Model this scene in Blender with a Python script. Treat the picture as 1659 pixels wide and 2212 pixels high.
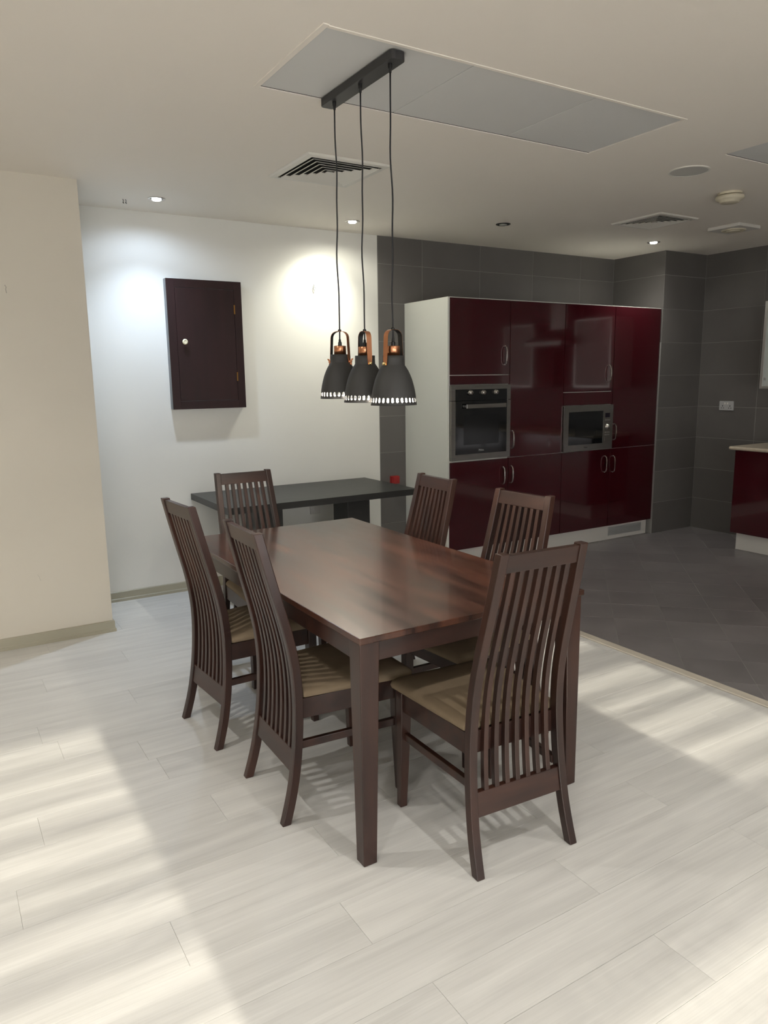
import bpy, bmesh, math, random
from mathutils import Matrix, Vector

for o in list(bpy.data.objects):
    bpy.data.objects.remove(o, do_unlink=True)
S = bpy.context.scene
COL = S.collection
random.seed(4)

# ------------------------------------------------------------------ camera
cd = bpy.data.cameras.new('camera')
cam = bpy.data.objects.new('camera', cd)
COL.objects.link(cam)
cd.sensor_fit = 'VERTICAL'
cd.sensor_height = 24
cd.sensor_width = 18
cd.lens = 1598.55 / 2212 * 24
cd.clip_start = 0.05
_r = Vector((0.85227802, -0.52292473, -0.01311148))
_u = Vector((0.10401921, 0.14486214, 0.98396899))
_f = Vector((0.51264235, 0.83997898, -0.17785704))
cam.matrix_world = Matrix(((_r.x, _u.x, -_f.x, 0), (_r.y, _u.y, -_f.y, 0), (_r.z, _u.z, -_f.z, 1.5077), (0, 0, 0, 1)))
S.camera = cam

# ------------------------------------------------------------------ world, sun, exposure
w = bpy.data.worlds.new('sky')
S.world = w
w.use_nodes = True
w.node_tree.nodes['Background'].inputs[0].default_value = (0.985, 0.975, 0.975, 1)
w.node_tree.nodes['Background'].inputs[1].default_value = 6.2

def add_light(kind, name, loc, power, color, aim=(0, 0, -1), **kw):
    l = bpy.data.lights.new(name, kind)
    l.energy = power
    l.color = color
    for k, v in kw.items():
        setattr(l, k, v)
    o = bpy.data.objects.new(name, l)
    COL.objects.link(o)
    o.location = loc
    o.rotation_euler = Vector(aim).to_track_quat('-Z', 'Y').to_euler()
    return o

SUN = 4.5
add_light('SUN', 'sun_light', (0, -6, 4), SUN, (1.0, 0.93, 0.78), aim=(0, 1, -0.36), angle=math.radians(0.53))

S.view_settings.view_transform = 'Standard'
S.view_settings.look = 'None'
S.view_settings.gamma = 1.0
S.view_settings.use_curve_mapping = False
S.view_settings.exposure = 0.09

# power (W) of the lamps, used by their builders below
SPOT_COOL, SPOT_WARM, SPOT_KITCHEN, SPOT_LIVING, PENDANT = 62, 56, 26, 52, 6.0

# ------------------------------------------------------------------ materials
def mat(name, color, rough=0.5, metal=0.0, coat=0.0, spec=0.5, emit=None, estr=0.0, ior=None):
    m = bpy.data.materials.new(name)
    m.use_nodes = True
    b = m.node_tree.nodes['Principled BSDF']
    b.inputs['Base Color'].default_value = (*color, 1)
    b.inputs['Roughness'].default_value = rough
    b.inputs['Metallic'].default_value = metal
    b.inputs['Coat Weight'].default_value = coat
    b.inputs['Coat Roughness'].default_value = 0.05
    b.inputs['Specular IOR Level'].default_value = spec
    if emit:
        b.inputs['Emission Color'].default_value = (*emit, 1)
        b.inputs['Emission Strength'].default_value = estr
    return m

def noise_mat(name, c1, c2, scale=(1, 1, 1), nscale=5.0, detail=5, rough=(0.4, 0.5), bump=0.0, bscale=None,
              per_object=0.0, lo=0.3, hi=0.7, metal=0.0, coat=0.0, distort=0.0, spec=0.5, bdist=0.002):
    """two colours mixed by a stretched noise in object space, with optional variation from piece to piece"""
    m = mat(name, c1, rough[0], metal, coat, spec=spec)
    nt = m.node_tree
    N, L = nt.nodes, nt.links
    b = N['Principled BSDF']
    tc = N.new('ShaderNodeTexCoord')
    mp = N.new('ShaderNodeMapping')
    mp.inputs['Scale'].default_value = scale
    L.new(tc.outputs['Object'], mp.inputs['Vector'])
    vec = mp.outputs['Vector']
    oi = N.new('ShaderNodeObjectInfo')
    if per_object:
        ad = N.new('ShaderNodeVectorMath'); ad.operation = 'MULTIPLY_ADD'
        cb = N.new('ShaderNodeCombineXYZ')
        for i in range(3):
            L.new(oi.outputs['Random'], cb.inputs[i])
        L.new(cb.outputs[0], ad.inputs[0])
        ad.inputs[1].default_value = (37, 71, 53)
        L.new(vec, ad.inputs[2])
        vec = ad.outputs[0]
    no = N.new('ShaderNodeTexNoise')
    no.inputs['Scale'].default_value = nscale
    no.inputs['Detail'].default_value = detail
    no.inputs['Distortion'].default_value = distort
    L.new(vec, no.inputs['Vector'])
    rp = N.new('ShaderNodeMapRange')
    rp.inputs['From Min'].default_value = lo
    rp.inputs['From Max'].default_value = hi
    L.new(no.outputs['Fac'], rp.inputs['Value'])
    mx = N.new('ShaderNodeMix'); mx.data_type = 'RGBA'
    mx.inputs['A'].default_value = (*c1, 1)
    mx.inputs['B'].default_value = (*c2, 1)
    L.new(rp.outputs[0], mx.inputs['Factor'])
    out = mx.outputs['Result']
    if per_object:
        r2 = N.new('ShaderNodeMapRange')
        r2.inputs['To Min'].default_value = 1 - per_object
        r2.inputs['To Max'].default_value = 1 + per_object
        L.new(oi.outputs['Random'], r2.inputs['Value'])
        vm = N.new('ShaderNodeVectorMath'); vm.operation = 'SCALE'
        L.new(out, vm.inputs[0]); L.new(r2.outputs[0], vm.inputs['Scale'])
        out = vm.outputs[0]
    L.new(out, b.inputs['Base Color'])
    r3 = N.new('ShaderNodeMapRange')
    r3.inputs['To Min'].default_value = rough[0]
    r3.inputs['To Max'].default_value = rough[1]
    L.new(no.outputs['Fac'], r3.inputs['Value'])
    L.new(r3.outputs[0], b.inputs['Roughness'])
    if bump:
        n2 = no
        if bscale:
            n2 = N.new('ShaderNodeTexNoise')
            n2.inputs['Scale'].default_value = bscale
            n2.inputs['Detail'].default_value = 4
            L.new(vec, n2.inputs['Vector'])
        bp = N.new('ShaderNodeBump')
        bp.inputs['Strength'].default_value = bump
        bp.inputs['Distance'].default_value = bdist
        L.new(n2.outputs['Fac'], bp.inputs['Height'])
        L.new(bp.outputs[0], b.inputs['Normal'])
    return m

M = {}
M['plaster'] = noise_mat('wall_paint', (0.715, 0.71, 0.665), (0.735, 0.73, 0.685), nscale=1.2, rough=(0.55, 0.62), bump=0.05, bscale=18, bdist=0.01)
M['plaster_warm'] = noise_mat('cream_wall_paint', (0.60, 0.56, 0.475), (0.62, 0.58, 0.495), nscale=1.2, rough=(0.5, 0.6), bump=0.05, bscale=18, bdist=0.01)
M['ceiling'] = noise_mat('ceiling_paint', (0.835, 0.785, 0.71), (0.86, 0.81, 0.735), nscale=1.0, rough=(0.6, 0.7), bump=0.08, bscale=9, bdist=0.012)
M['board'] = noise_mat('ceiling_board', (0.635, 0.635, 0.62), (0.655, 0.655, 0.64), nscale=1.0, rough=(0.5, 0.6), per_object=0.02)
M['skirting'] = noise_mat('skirting_paint', (0.345, 0.325, 0.245), (0.37, 0.35, 0.27), nscale=3, rough=(0.35, 0.45))
M['plank'] = noise_mat('pale_oak_plank', (0.57, 0.565, 0.545), (0.70, 0.695, 0.67), scale=(0.9, 9, 9), nscale=2.2, detail=8, rough=(0.34, 0.46),
                       bump=0.25, per_object=0.045, lo=0.28, hi=0.72, distort=0.5, bdist=0.001)
def plank_grain():
    nt = M['plank'].node_tree; N, L = nt.nodes, nt.links
    b = N['Principled BSDF']
    vec = [n for n in N if n.type == 'TEX_NOISE'][0].inputs['Vector'].links[0].from_socket
    mp = N.new('ShaderNodeMapping'); mp.inputs['Scale'].default_value = (1.6, 14, 14)
    L.new(vec, mp.inputs['Vector'])
    n2 = N.new('ShaderNodeTexNoise'); n2.inputs['Scale'].default_value = 1.6; n2.inputs['Detail'].default_value = 6; n2.inputs['Distortion'].default_value = .6
    L.new(mp.outputs[0], n2.inputs['Vector'])
    rp = N.new('ShaderNodeMapRange'); rp.inputs['From Min'].default_value = .3; rp.inputs['From Max'].default_value = .7
    rp.inputs['To Min'].default_value = .935; rp.inputs['To Max'].default_value = 1.035
    L.new(n2.outputs['Fac'], rp.inputs['Value'])
    src = b.inputs['Base Color'].links[0].from_socket
    vm = N.new('ShaderNodeVectorMath'); vm.operation = 'SCALE'
    L.new(src, vm.inputs[0]); L.new(rp.outputs[0], vm.inputs['Scale'])
    L.new(vm.outputs[0], b.inputs['Base Color'])
    bp = b.inputs['Normal'].links[0].from_node
    L.new(n2.outputs['Fac'], bp.inputs['Height'])
plank_grain()
M['plank_base'] = mat('joint_filler', (0.42, 0.40, 0.36), 0.8)
M['tile_wall'] = noise_mat('charcoal_wall_tile', (0.110, 0.103, 0.097), (0.132, 0.124, 0.116), nscale=2.5, rough=(0.40, 0.52), per_object=0.05)
M['grout'] = mat('grey_grout', (0.27, 0.265, 0.25), 0.8)
M['tile_floor'] = noise_mat('charcoal_floor_tile', (0.170, 0.158, 0.160), (0.225, 0.209, 0.211), scale=(1, 1, 1), nscale=4, rough=(0.28, 0.42), per_object=0.07)
M['wood'] = noise_mat('dark_walnut', (0.019, 0.0085, 0.0068), (0.046, 0.0175, 0.0110), scale=(6, 6, 0.8), nscale=3, detail=6, rough=(0.28, 0.40),
                      per_object=0.12, bump=0.05, coat=0.06)
M['wood_h'] = noise_mat('dark_walnut_across', (0.019, 0.0085, 0.0068), (0.046, 0.0175, 0.0110), scale=(0.8, 6, 6), nscale=3, detail=6, rough=(0.28, 0.40),
                        per_object=0.12, bump=0.05, coat=0.06)
M['cabwood'] = noise_mat('mahogany_stain', (0.017, 0.007, 0.007), (0.026, 0.009, 0.009), scale=(5, 5, 0.8), nscale=3, rough=(0.42, 0.5), spec=0.3)
M['fabric'] = noise_mat('tan_microfibre', (0.200, 0.152, 0.100), (0.238, 0.182, 0.122), nscale=14, rough=(0.85, 0.95), bump=0.1, bscale=300, bdist=0.0005, spec=0.15)
M['black'] = noise_mat('black_laminate', (0.016, 0.016, 0.016), (0.022, 0.022, 0.021), scale=(1, 8, 8), nscale=6, rough=(0.36, 0.44))
M['red'] = mat('wine_gloss', (0.044, 0.0042, 0.0075), 0.10, coat=0.6)
M['white'] = mat('white_laminate', (0.66, 0.67, 0.62), 0.32)
M['plinthw'] = mat('plinth_white', (0.60, 0.58, 0.54), 0.45)
M['steel'] = noise_mat('brushed_steel', (0.34, 0.33, 0.31), (0.42, 0.41, 0.39), scale=(0.5, 1, 30), nscale=12, rough=(0.3, 0.42), metal=1.0)
M['chrome'] = mat('satin_nickel', (0.62, 0.60, 0.57), 0.22, metal=1.0)
M['alu'] = mat('aluminium', (0.62, 0.62, 0.60), 0.35, metal=0.9)
M['blackglass'] = mat('black_glass', (0.006, 0.007, 0.008), 0.05, coat=0.5)
M['ovenwin'] = mat('oven_window', (0.010, 0.011, 0.012), 0.12)
M['print'] = mat('pale_print', (0.45, 0.46, 0.46), 0.5)
M['printdark'] = mat('dark_print', (0.03, 0.03, 0.03), 0.5)
M['display'] = mat('display', (0.012, 0.008, 0.016), 0.08)
M['frost'] = mat('frosted_glass', (0.50, 0.54, 0.53), 0.35)
M['stone'] = noise_mat('beige_stone', (0.50, 0.43, 0.33), (0.58, 0.51, 0.40), nscale=30, rough=(0.25, 0.35))
M['strip'] = noise_mat('threshold_oak', (0.55, 0.50, 0.42), (0.62, 0.57, 0.48), scale=(8, 0.6, 8), nscale=5, rough=(0.4, 0.5))
M['shade'] = noise_mat('charcoal_enamel', (0.034, 0.034, 0.034), (0.040, 0.040, 0.039), nscale=8, rough=(0.55, 0.62))
M['shade_in'] = mat('white_enamel', (0.85, 0.85, 0.83), 0.5)
M['copper'] = mat('brushed_copper', (0.72, 0.33, 0.18), 0.28, metal=1.0)
M['blackmetal'] = mat('black_metal', (0.012, 0.012, 0.012), 0.3)
M['canopy'] = mat('charcoal_canopy', (0.032, 0.031, 0.032), 0.5)
M['brass'] = mat('polished_brass', (0.85, 0.65, 0.30), 0.18, metal=1.0)
M['brass_old'] = mat('aged_brass', (0.30, 0.16, 0.05), 0.35, metal=1.0)
M['cable'] = mat('black_cable', (0.014, 0.015, 0.018), 0.55)
M['knob'] = mat('ivory_knob', (0.72, 0.66, 0.46), 0.35)
M['vent'] = mat('vent_paint', (0.72, 0.70, 0.64), 0.45)
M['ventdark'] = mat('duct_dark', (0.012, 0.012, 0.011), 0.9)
M['ivory'] = mat('ivory_plastic', (0.62, 0.57, 0.44), 0.4)
M['whiteplastic'] = mat('white_plastic', (0.66, 0.64, 0.60), 0.4)
M['speaker'] = mat('speaker_cloth', (0.50, 0.49, 0.46), 0.8)
M['socket'] = mat('socket_plastic', (0.42, 0.42, 0.42), 0.35)
M['redplastic'] = mat('red_plastic', (0.30, 0.012, 0.012), 0.35)
M['sidegrey'] = mat('grey_edge', (0.20, 0.21, 0.22), 0.5)
M['mark'] = mat('scuff', (0.42, 0.39, 0.34), 0.7)
M['blind'] = mat('blind_slat', (0.7, 0.68, 0.62), 0.5)
M['frame'] = mat('window_frame', (0.6, 0.6, 0.58), 0.4)
M['lamp_cool'] = mat('lamp_cool', (1, 1, 1), 0.3, emit=(0.85, 0.92, 1.0), estr=9)
M['lamp_warm'] = mat('lamp_warm', (1, 1, 1), 0.3, emit=(1.0, 0.97, 0.88), estr=22)
M['bulb'] = mat('bulb_glow', (1, 1, 1), 0.3, emit=(1.0, 0.97, 0.90), estr=18)
M['lamp_off'] = mat('lamp_off', (0.25, 0.25, 0.23), 0.15)
M['glass'] = mat('window_glass', (1, 1, 1), 0.0)
M['glass'].node_tree.nodes['Principled BSDF'].inputs['Transmission Weight'].default_value = 1.0

# ------------------------------------------------------------------ helpers
def obj(name, bm, m, parent=None, smooth=False, bevel=0.0, segs=2, loc=None):
    me = bpy.data.meshes.new(name)
    bm.normal_update()
    bm.to_mesh(me)
    bm.free()
    ms = m if isinstance(m, (list, tuple)) else [m]
    for x in ms:
        me.materials.append(M[x])
    o = bpy.data.objects.new(name, me)
    COL.objects.link(o)
    if loc:
        o.location = loc
    if parent:
        o.parent = parent
    if smooth:
        for p in me.polygons:
            p.use_smooth = True
    if bevel:
        b = o.modifiers.new('bevel', 'BEVEL')
        b.width = bevel
        b.segments = segs
        b.limit_method = 'ANGLE'
        b.angle_limit = math.radians(40)
    return o

def NB():
    return bmesh.new()

def box(bm, x0, x1, y0, y1, z0, z1, mi=0):
    vs = [bm.verts.new(p) for p in ((x0, y0, z0), (x1, y0, z0), (x1, y1, z0), (x0, y1, z0), (x0, y0, z1), (x1, y0, z1), (x1, y1, z1), (x0, y1, z1))]
    for f in ((3, 2, 1, 0), (4, 5, 6, 7), (0, 1, 5, 4), (1, 2, 6, 5), (2, 3, 7, 6), (3, 0, 4, 7)):
        bm.faces.new([vs[i] for i in f]).material_index = mi
    return bm

def bx(*a):
    return box(NB(), *a)

def loft(bm, rings, cap=True, mi=0):
    R = [[bm.verts.new(p) for p in r] for r in rings]
    n = len(R[0])
    for a, b in zip(R, R[1:]):
        for i in range(n):
            j = (i + 1) % n
            bm.faces.new((a[i], a[j], b[j], b[i])).material_index = mi
    if cap:
        bm.faces.new(list(reversed(R[0]))).material_index = mi
        bm.faces.new(R[-1]).material_index = mi
    return bm

def lathe(bm, prof, n=32, c=(0, 0), cap=True, mi=0):
    rings = [[(c[0] + r * math.cos(2 * math.pi * i / n), c[1] + r * math.sin(2 * math.pi * i / n), z) for i in range(n)] for r, z in prof]
    loft(bm, rings, cap, mi)
    bmesh.ops.recalc_face_normals(bm, faces=bm.faces)
    return bm

def tube(bm, pts, r, n=10, mi=0):
    pts = [Vector(p) for p in pts]
    rings = []
    ref = None
    for i, p in enumerate(pts):
        d = (pts[min(i + 1, len(pts) - 1)] - pts[max(i - 1, 0)]).normalized()
        if ref is None:
            ref = Vector((1, 0, 0)) if abs(d.x) < 0.8 else Vector((0, 1, 0))
        a = d.cross(ref).normalized()
        b = d.cross(a).normalized()
        ref = b.cross(d) * -1 if False else ref
        rr = r[i] if isinstance(r, (list, tuple)) else r
        rings.append([p + (a * math.cos(2 * math.pi * k / n) + b * math.sin(2 * math.pi * k / n)) * rr for k in range(n)])
    loft(bm, rings, True, mi)
    bmesh.ops.recalc_face_normals(bm, faces=bm.faces)
    return bm

def prism(bm, poly, z0, z1, mi=0):
    return loft(bm, [[(x, y, z0) for x, y in poly], [(x, y, z1) for x, y in poly]], True, mi)

def rbox(bm, x0, x1, y0, y1, z0, z1, r, axis='z', seg=4, mi=0):
    """box with rounded corners seen along axis"""
    if axis == 'z': a0, a1, b0, b1, c0, c1 = x0, x1, y0, y1, z0, z1
    if axis == 'y': a0, a1, b0, b1, c0, c1 = x0, x1, z0, z1, y0, y1
    if axis == 'x': a0, a1, b0, b1, c0, c1 = y0, y1, z0, z1, x0, x1
    P = []
    for ca, cb, s in ((a1 - r, b1 - r, 0), (a0 + r, b1 - r, 1), (a0 + r, b0 + r, 2), (a1 - r, b0 + r, 3)):
        for k in range(seg + 1):
            t = math.pi / 2 * (s + k / seg)
            P.append((ca + r * math.cos(t), cb + r * math.sin(t)))
    if axis == 'z': f = lambda a, b, c: (a, b, c)
    if axis == 'y': f = lambda a, b, c: (a, c, b)
    if axis == 'x': f = lambda a, b, c: (c, a, b)
    loft(bm, [[f(a, b, c0) for a, b in P], [f(a, b, c1) for a, b in P]], True, mi)
    bmesh.ops.recalc_face_normals(bm, faces=bm.faces)
    return bm

def tag(o, label, cat, group=None):
    o['label'] = label
    o['category'] = cat
    if group:
        o['group'] = group
    return o

def thing(name, label, cat, loc=(0, 0, 0), rz=0.0, group=None):
    o = bpy.data.objects.new(name, None)
    COL.objects.link(o)
    o.empty_display_size = 0.1
    o.location = loc
    o.rotation_euler = (0, 0, rz)
    return tag(o, label, cat, group)

def struct(o):
    o['kind'] = 'structure'
    return o

def copy_tree(o, parent=None):
    c = o.copy()
    COL.objects.link(c)
    c.parent = parent
    for ch in list(o.children):
        copy_tree(ch, c)
    return c

def text(name, s, size, m, parent, mw, extrude=0.0004):
    cu = bpy.data.curves.new(name, 'FONT')
    cu.body = s
    cu.size = size
    cu.align_x = 'CENTER'
    cu.align_y = 'CENTER'
    cu.extrude = extrude
    t = bpy.data.objects.new(name, cu)
    COL.objects.link(t)
    dg = bpy.context.evaluated_depsgraph_get()
    me = bpy.data.meshes.new_from_object(t.evaluated_get(dg))
    bpy.data.objects.remove(t, do_unlink=True)
    me.transform(mw)
    me.materials.clear()
    me.materials.append(M[m])
    o = bpy.data.objects.new(name, me)
    COL.objects.link(o)
    o.parent = parent
    return o

# ------------------------------------------------------------------ room measures
HC = 2.611                    # ceiling
XL, XR, YR = -3.0, 6.43, -3.0
YB = 5.217                    # back wall
XW = 3.151                    # end of white paint, start of tiles and threshold
XC = 5.838                    # jog of the tiled wall
YC = 4.62
XP, YP = 0.84, 4.588          # cream pier

# ------------------------------------------------------------------ floor
fl = struct(obj('floor', bx(XL - .1, XR + .12, YR - .12, YB + .12, -0.06, -0.0018), 'plank_base'))
PW = 0.191
y = 1.53 - 24 * PW
known = {0: .88, -1: 1.548, -2: .942, -3: 1.546, 2: .98, 3: .08, 4: .746, 5: .184, 6: .65, 8: .33}
k = -24
PL = 1.22
while 1.53 + k * PW < YB:
    y0, y1 = 1.53 + k * PW, min(1.53 + (k + 1) * PW, YB - 0.001)
    y0 = max(y0, YR)
    if y1 > y0 + 0.01:
        x = known.get(k, (k * 0.437) % PL)
        while x > XL: x -= PL
        while x < XW - 0.012:
            xa, xb = max(x, XL), min(x + PL, XW - 0.012)
            if y0 > YP + 0.02 and xb < XP - 0.05:
                x += PL
                continue
            if xb - xa > 0.02:
                g = 0.0004
                bm = NB()
                X0, X1, Y0, Y1 = xa + g, xb - g, y0 + g, y1 - g
                cx, cy = (X0 + X1) / 2, (Y0 + Y1) / 2
                c = 0.0004
                loft(bm, [[(X0 - cx, Y0 - cy, -.0018), (X1 - cx, Y0 - cy, -.0018), (X1 - cx, Y1 - cy, -.0018), (X0 - cx, Y1 - cy, -.0018)],
                          [(X0 - cx, Y0 - cy, -c), (X1 - cx, Y0 - cy, -c), (X1 - cx, Y1 - cy, -c), (X0 - cx, Y1 - cy, -c)],
                          [(X0 - cx + c, Y0 - cy + c, 0), (X1 - cx - c, Y0 - cy + c, 0), (X1 - cx - c, Y1 - cy - c, 0), (X0 - cx + c, Y1 - cy - c, 0)]])
                obj('plank', bm, 'plank', fl, loc=(cx, cy, 0))
            x += PL
    k += 1

def clip(poly, a, b, c):
    """keep the side a*x + b*y <= c"""
    out = []
    for i in range(len(poly)):
        p, q = poly[i], poly[(i + 1) % len(poly)]
        dp, dq = a * p[0] + b * p[1] - c, a * q[0] + b * q[1] - c
        if dp <= 0: out.append(p)
        if dp * dq < 0:
            t = dp / (dp - dq)
            out.append((p[0] + t * (q[0] - p[0]), p[1] + t * (q[1] - p[1])))
    return out

ktile = struct(obj('floor_kitchen', bx(XW + 0.040, XR + .1, YR, YB, -0.0017, -0.0009), 'grout'))
PC = 0.4365
fx0, fx1, fy0, fy1 = XW + 0.046, XR, 0.2, YB
for i in range(-16, 20):
    for j in range(-2, 20):
        c0, s0 = -0.49 - i * PC, 7.067 + (j - 9) * PC
        g = 0.0028
        pts = []
        for cc, ss in ((c0 + g, s0 + g), (c0 + g, s0 + PC - g), (c0 + PC - g, s0 + PC - g), (c0 + PC - g, s0 + g)):
            pts.append(((ss - cc) / 2, (ss + cc) / 2))
        for pl in ((-1, 0, -fx0), (1, 0, fx1), (0, -1, -fy0), (0, 1, fy1)):
            if pts: pts = clip(pts, *pl)
        if len(pts) < 3: continue
        ar = abs(sum(pts[q][0] * pts[(q + 1) % len(pts)][1] - pts[(q + 1) % len(pts)][0] * pts[q][1] for q in range(len(pts)))) / 2
        if ar < 0.0015: continue
        cx = sum(p[0] for p in pts) / len(pts); cy = sum(p[1] for p in pts) / len(pts)
        if cx > XC + 0.05 and cy > YC + 0.1: continue
        if cy > 4.8 and 3.6 < cx: continue
        if cx > 6.15 and cy < 3.6: continue
        sh = [((p[0] - cx) , (p[1] - cy)) for p in pts]
        bm = NB()
        prism(bm, sh, -0.0009, 0.0)
        bmesh.ops.recalc_face_normals(bm, faces=bm.faces)
        obj('tile', bm, 'tile_floor', ktile, loc=(cx, cy, 0))
struct(obj('floor_threshold', rbox(NB(), XW - 0.012, XW + 0.046, YR, YB, -0.0017, 0.0075, 0.0040, axis='y'), 'strip'))

# ------------------------------------------------------------------ walls
struct(obj('wall_back', bx(XP, XW, YB, YB + 0.12, 0, HC), 'plaster'))
struct(obj('wall_left', bx(XL - 0.12, XP, YP, YB + 0.12, 0, HC), 'plaster_warm'))
struct(obj('wall_far_left', bx(XL - 0.12, XL, YR, YP, 0, HC), 'plaster_warm'))
T = 0.0012   # how far the grout sits behind the tile faces
wbt = struct(obj('wall_back_tiled', bx(XW, XC, YB + T, YB + 0.12, 0, HC), 'grout'))
wj = struct(obj('wall_jog', bx(XC + T, XC + 0.3, YC + T, YB + 0.12, 0, HC), 'grout'))
wj2 = struct(obj('wall_jog_front', bx(XC + 0.3, XR + 0.12, YC + T, YB + 0.12, 0, HC), 'grout'))
wr = struct(obj('wall_right', bx(XR + T, XR + 0.12, YR, YC, 0, HC), 'grout'))

def wtile(parent, axis, at, a0, a1, z0, z1):
    """axis 'y': face looks to -Y at y=at, a is x; axis 'x': face looks to -X at x=at, a is y"""
    g, c, d = 0.0016, 0.0008, T
    a0, a1, z0, z1 = a0 + g, a1 - g, z0 + g, z1 - g
    ca, cz = (a0 + a1) / 2, (z0 + z1) / 2
    ha, hz = (a1 - a0) / 2, (z1 - z0) / 2
    def R(h, v, t):
        q = [(-h, -v), (h, -v), (h, v), (-h, v)]
        return [(p[0], t, p[1]) if axis == 'y' else (t, p[0], p[1]) for p in q]
    bm = NB()
    loft(bm, [R(ha, hz, d), R(ha, hz, c), R(ha - c, hz - c, 0)])
    bmesh.ops.recalc_face_normals(bm, faces=bm.faces)
    return obj('tile', bm, 'tile_wall', parent, loc=((ca, at, cz) if axis == 'y' else (at, ca, cz)))

rows = [(0.3 * i, min(0.3 * (i + 1), HC)) for i in range(9)]
xs = [XW + 0.004, 3.581, 4.185, 4.79, 5.39, XC]
for zi, (z0, z1) in enumerate(rows):
    for a, b in zip(xs, xs[1:]):
        if z1 < 2.05 and a > 3.5: continue      # behind the tall cabinets
        wtile(wbt, 'y', YB, a, b, z0, z1)
    if z1 > 2.05: wtile(wj, 'x', XC, YC, YB, z0, z1)
    wtile(wj2, 'y', YC, XC, XR, z0, z1)
    ya = [YC, 4.02, 3.42, 2.82, 2.22, 1.62, 1.02]
    for b, a in zip(ya, ya[1:]):
        wtile(wr, 'x', XR, a, b, z0, z1)

# rear wall (behind the viewpoint) with openings shaped to throw the sun patches on the floor
rear = NB()
TOP = 2.35
for x0, x1, z0, z1 in ((XL, -2.6, 0, HC), (0.53, 1.12, 0, HC), (1.12, 2.43, 1.53, HC), (3.12, XR, 0, HC), (-2.6, 0.53, TOP, HC), (2.43, 3.12, TOP, HC)):
    box(rear, x0, x1, YR - 0.12, YR, z0, z1)
struct(obj('wall_rear', rear, 'plaster_warm'))
def window(n, x0, x1, z1):
    w = struct(bpy.data.objects.new('window_%d' % n, None))
    COL.objects.link(w)
    w.location = ((x0 + x1) / 2, YR - 0.1, 0)
    h = (x1 - x0) / 2
    bm = NB()
    box(bm, -h, -h + .04, -.02, .02, 0, z1); box(bm, h - .04, h, -.02, .02, 0, z1)
    box(bm, -h + .04, h - .04, -.02, .02, 0, .05); box(bm, -h + .04, h - .04, -.02, .02, z1 - .05, z1)
    obj('window_frame', bm, 'frame', w)
window(1, -2.6, 0.53, TOP)
window(2, 1.12, 2.43, 1.53)
window(3, 2.43, 3.12, TOP)
for bi, (x0, x1, z0, z1, where) in enumerate(((-2.55, 0.50, 0.3, 2.3, 'wide left window'), (1.16, 2.40, 0.3, 1.48, 'low middle window'), (2.46, 3.09, 0.3, 2.3, 'narrow right window'))):  # unseen blinds added to streak the sunlight on the planks
    b = thing('added_venetian_blind', 'added open venetian blind shaping sun streaks in the %s of the rear wall' % where, 'blind', ((x0 + x1) / 2, YR - 0.045, z0), group='added venetian blinds on the rear wall')
    h = (x1 - x0) / 2
    obj('head_rail', bx(-h, h, -.02, .02, z1 - z0 - .005, z1 - z0 + .035), 'blind', b)
    bm = NB()
    n = int((z1 - z0) / 0.085)
    for i in range(n):
        zz = i * 0.085
        dz = random.uniform(-.006, .006)
        box(bm, -h, h, -.02, .02, zz + dz, zz + dz + .016 + .052 * max(0, math.sin(i * 1.7 + bi) * math.sin(i * .61 + 2 * bi + 1)))  # slat thickness varied to make the light bands uneven
    for q in (-h * .7, h * .7):
        box(bm, q - .001, q + .001, -.001, .001, 0, z1 - z0)
    s = obj('slats', bm, 'blind', b); s['kind'] = 'stuff'

# ------------------------------------------------------------------ ceiling with sunk access boards
def cells(bm, xs, ys, holes, z0, z1):
    for i in range(len(xs) - 1):
        for j in range(len(ys) - 1):
            cx, cy = (xs[i] + xs[i + 1]) / 2, (ys[j] + ys[j + 1]) / 2
            if any(h[0] < cx < h[1] and h[2] < cy < h[3] for h in holes): continue
            box(bm, xs[i], xs[i + 1], ys[j], ys[j + 1], z0, z1)
H1 = (1.213, 2.985, 2.300, 2.864)
H2 = (3.618, 5.39, 1.976, 2.535)
bm = NB()
gx = sorted({XL, XR + .1, H1[0], H1[1], H2[0], H2[1]}); gy = sorted({YR, YB + .1, H1[2], H1[3], H2[2], H2[3]})
cells(bm, gx, gy, [H1, H2], HC, HC + 0.02)
box(bm, XL - .1, XR + .15, YR - .1, YB + .15, HC + 0.02, HC + 0.12)
ce = struct(obj('ceiling', bm, 'ceiling'))
def boards(H, seams):
    xs = [H[0] + .004] + seams + [H[1] - .004]
    for i, (a, b) in enumerate(zip(xs, xs[1:])):
        g = 0.0015
        X0, X1, Y0, Y1 = a + g, b - g, H[2] + .004, H[3] - .007
        cx, cy = (X0 + X1) / 2, (Y0 + Y1) / 2
        z = HC + 0.003
        bm = bx(X0 - cx, X1 - cx, Y0 - cy, Y1 - cy, 0, .012)
        obj('panel', bm, 'board', ce, loc=(cx, cy, z), bevel=.001, segs=1)
    # dark strip painted in for the shade along the far edge
    obj('gap_shade', bx(H[0], H[1], H[3] - .006, H[3], HC + .004, HC + .02), 'ventdark', ce)
boards(H1, [1.815, 2.443])
boards(H2, [4.22, 4.83])
# raised plaster bead round the access opening
bm = NB()
for (x0, x1, y0, y1) in ((H1[0] - .022, H1[0], H1[2] - .022, H1[3]), (H1[0], H1[1], H1[2] - .016, H1[2])):
    box(bm, x0, x1, y0, y1, HC - .0025, HC + .001)
obj('plaster_bead', bm, 'ceiling', ce, bevel=.0012)

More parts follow.
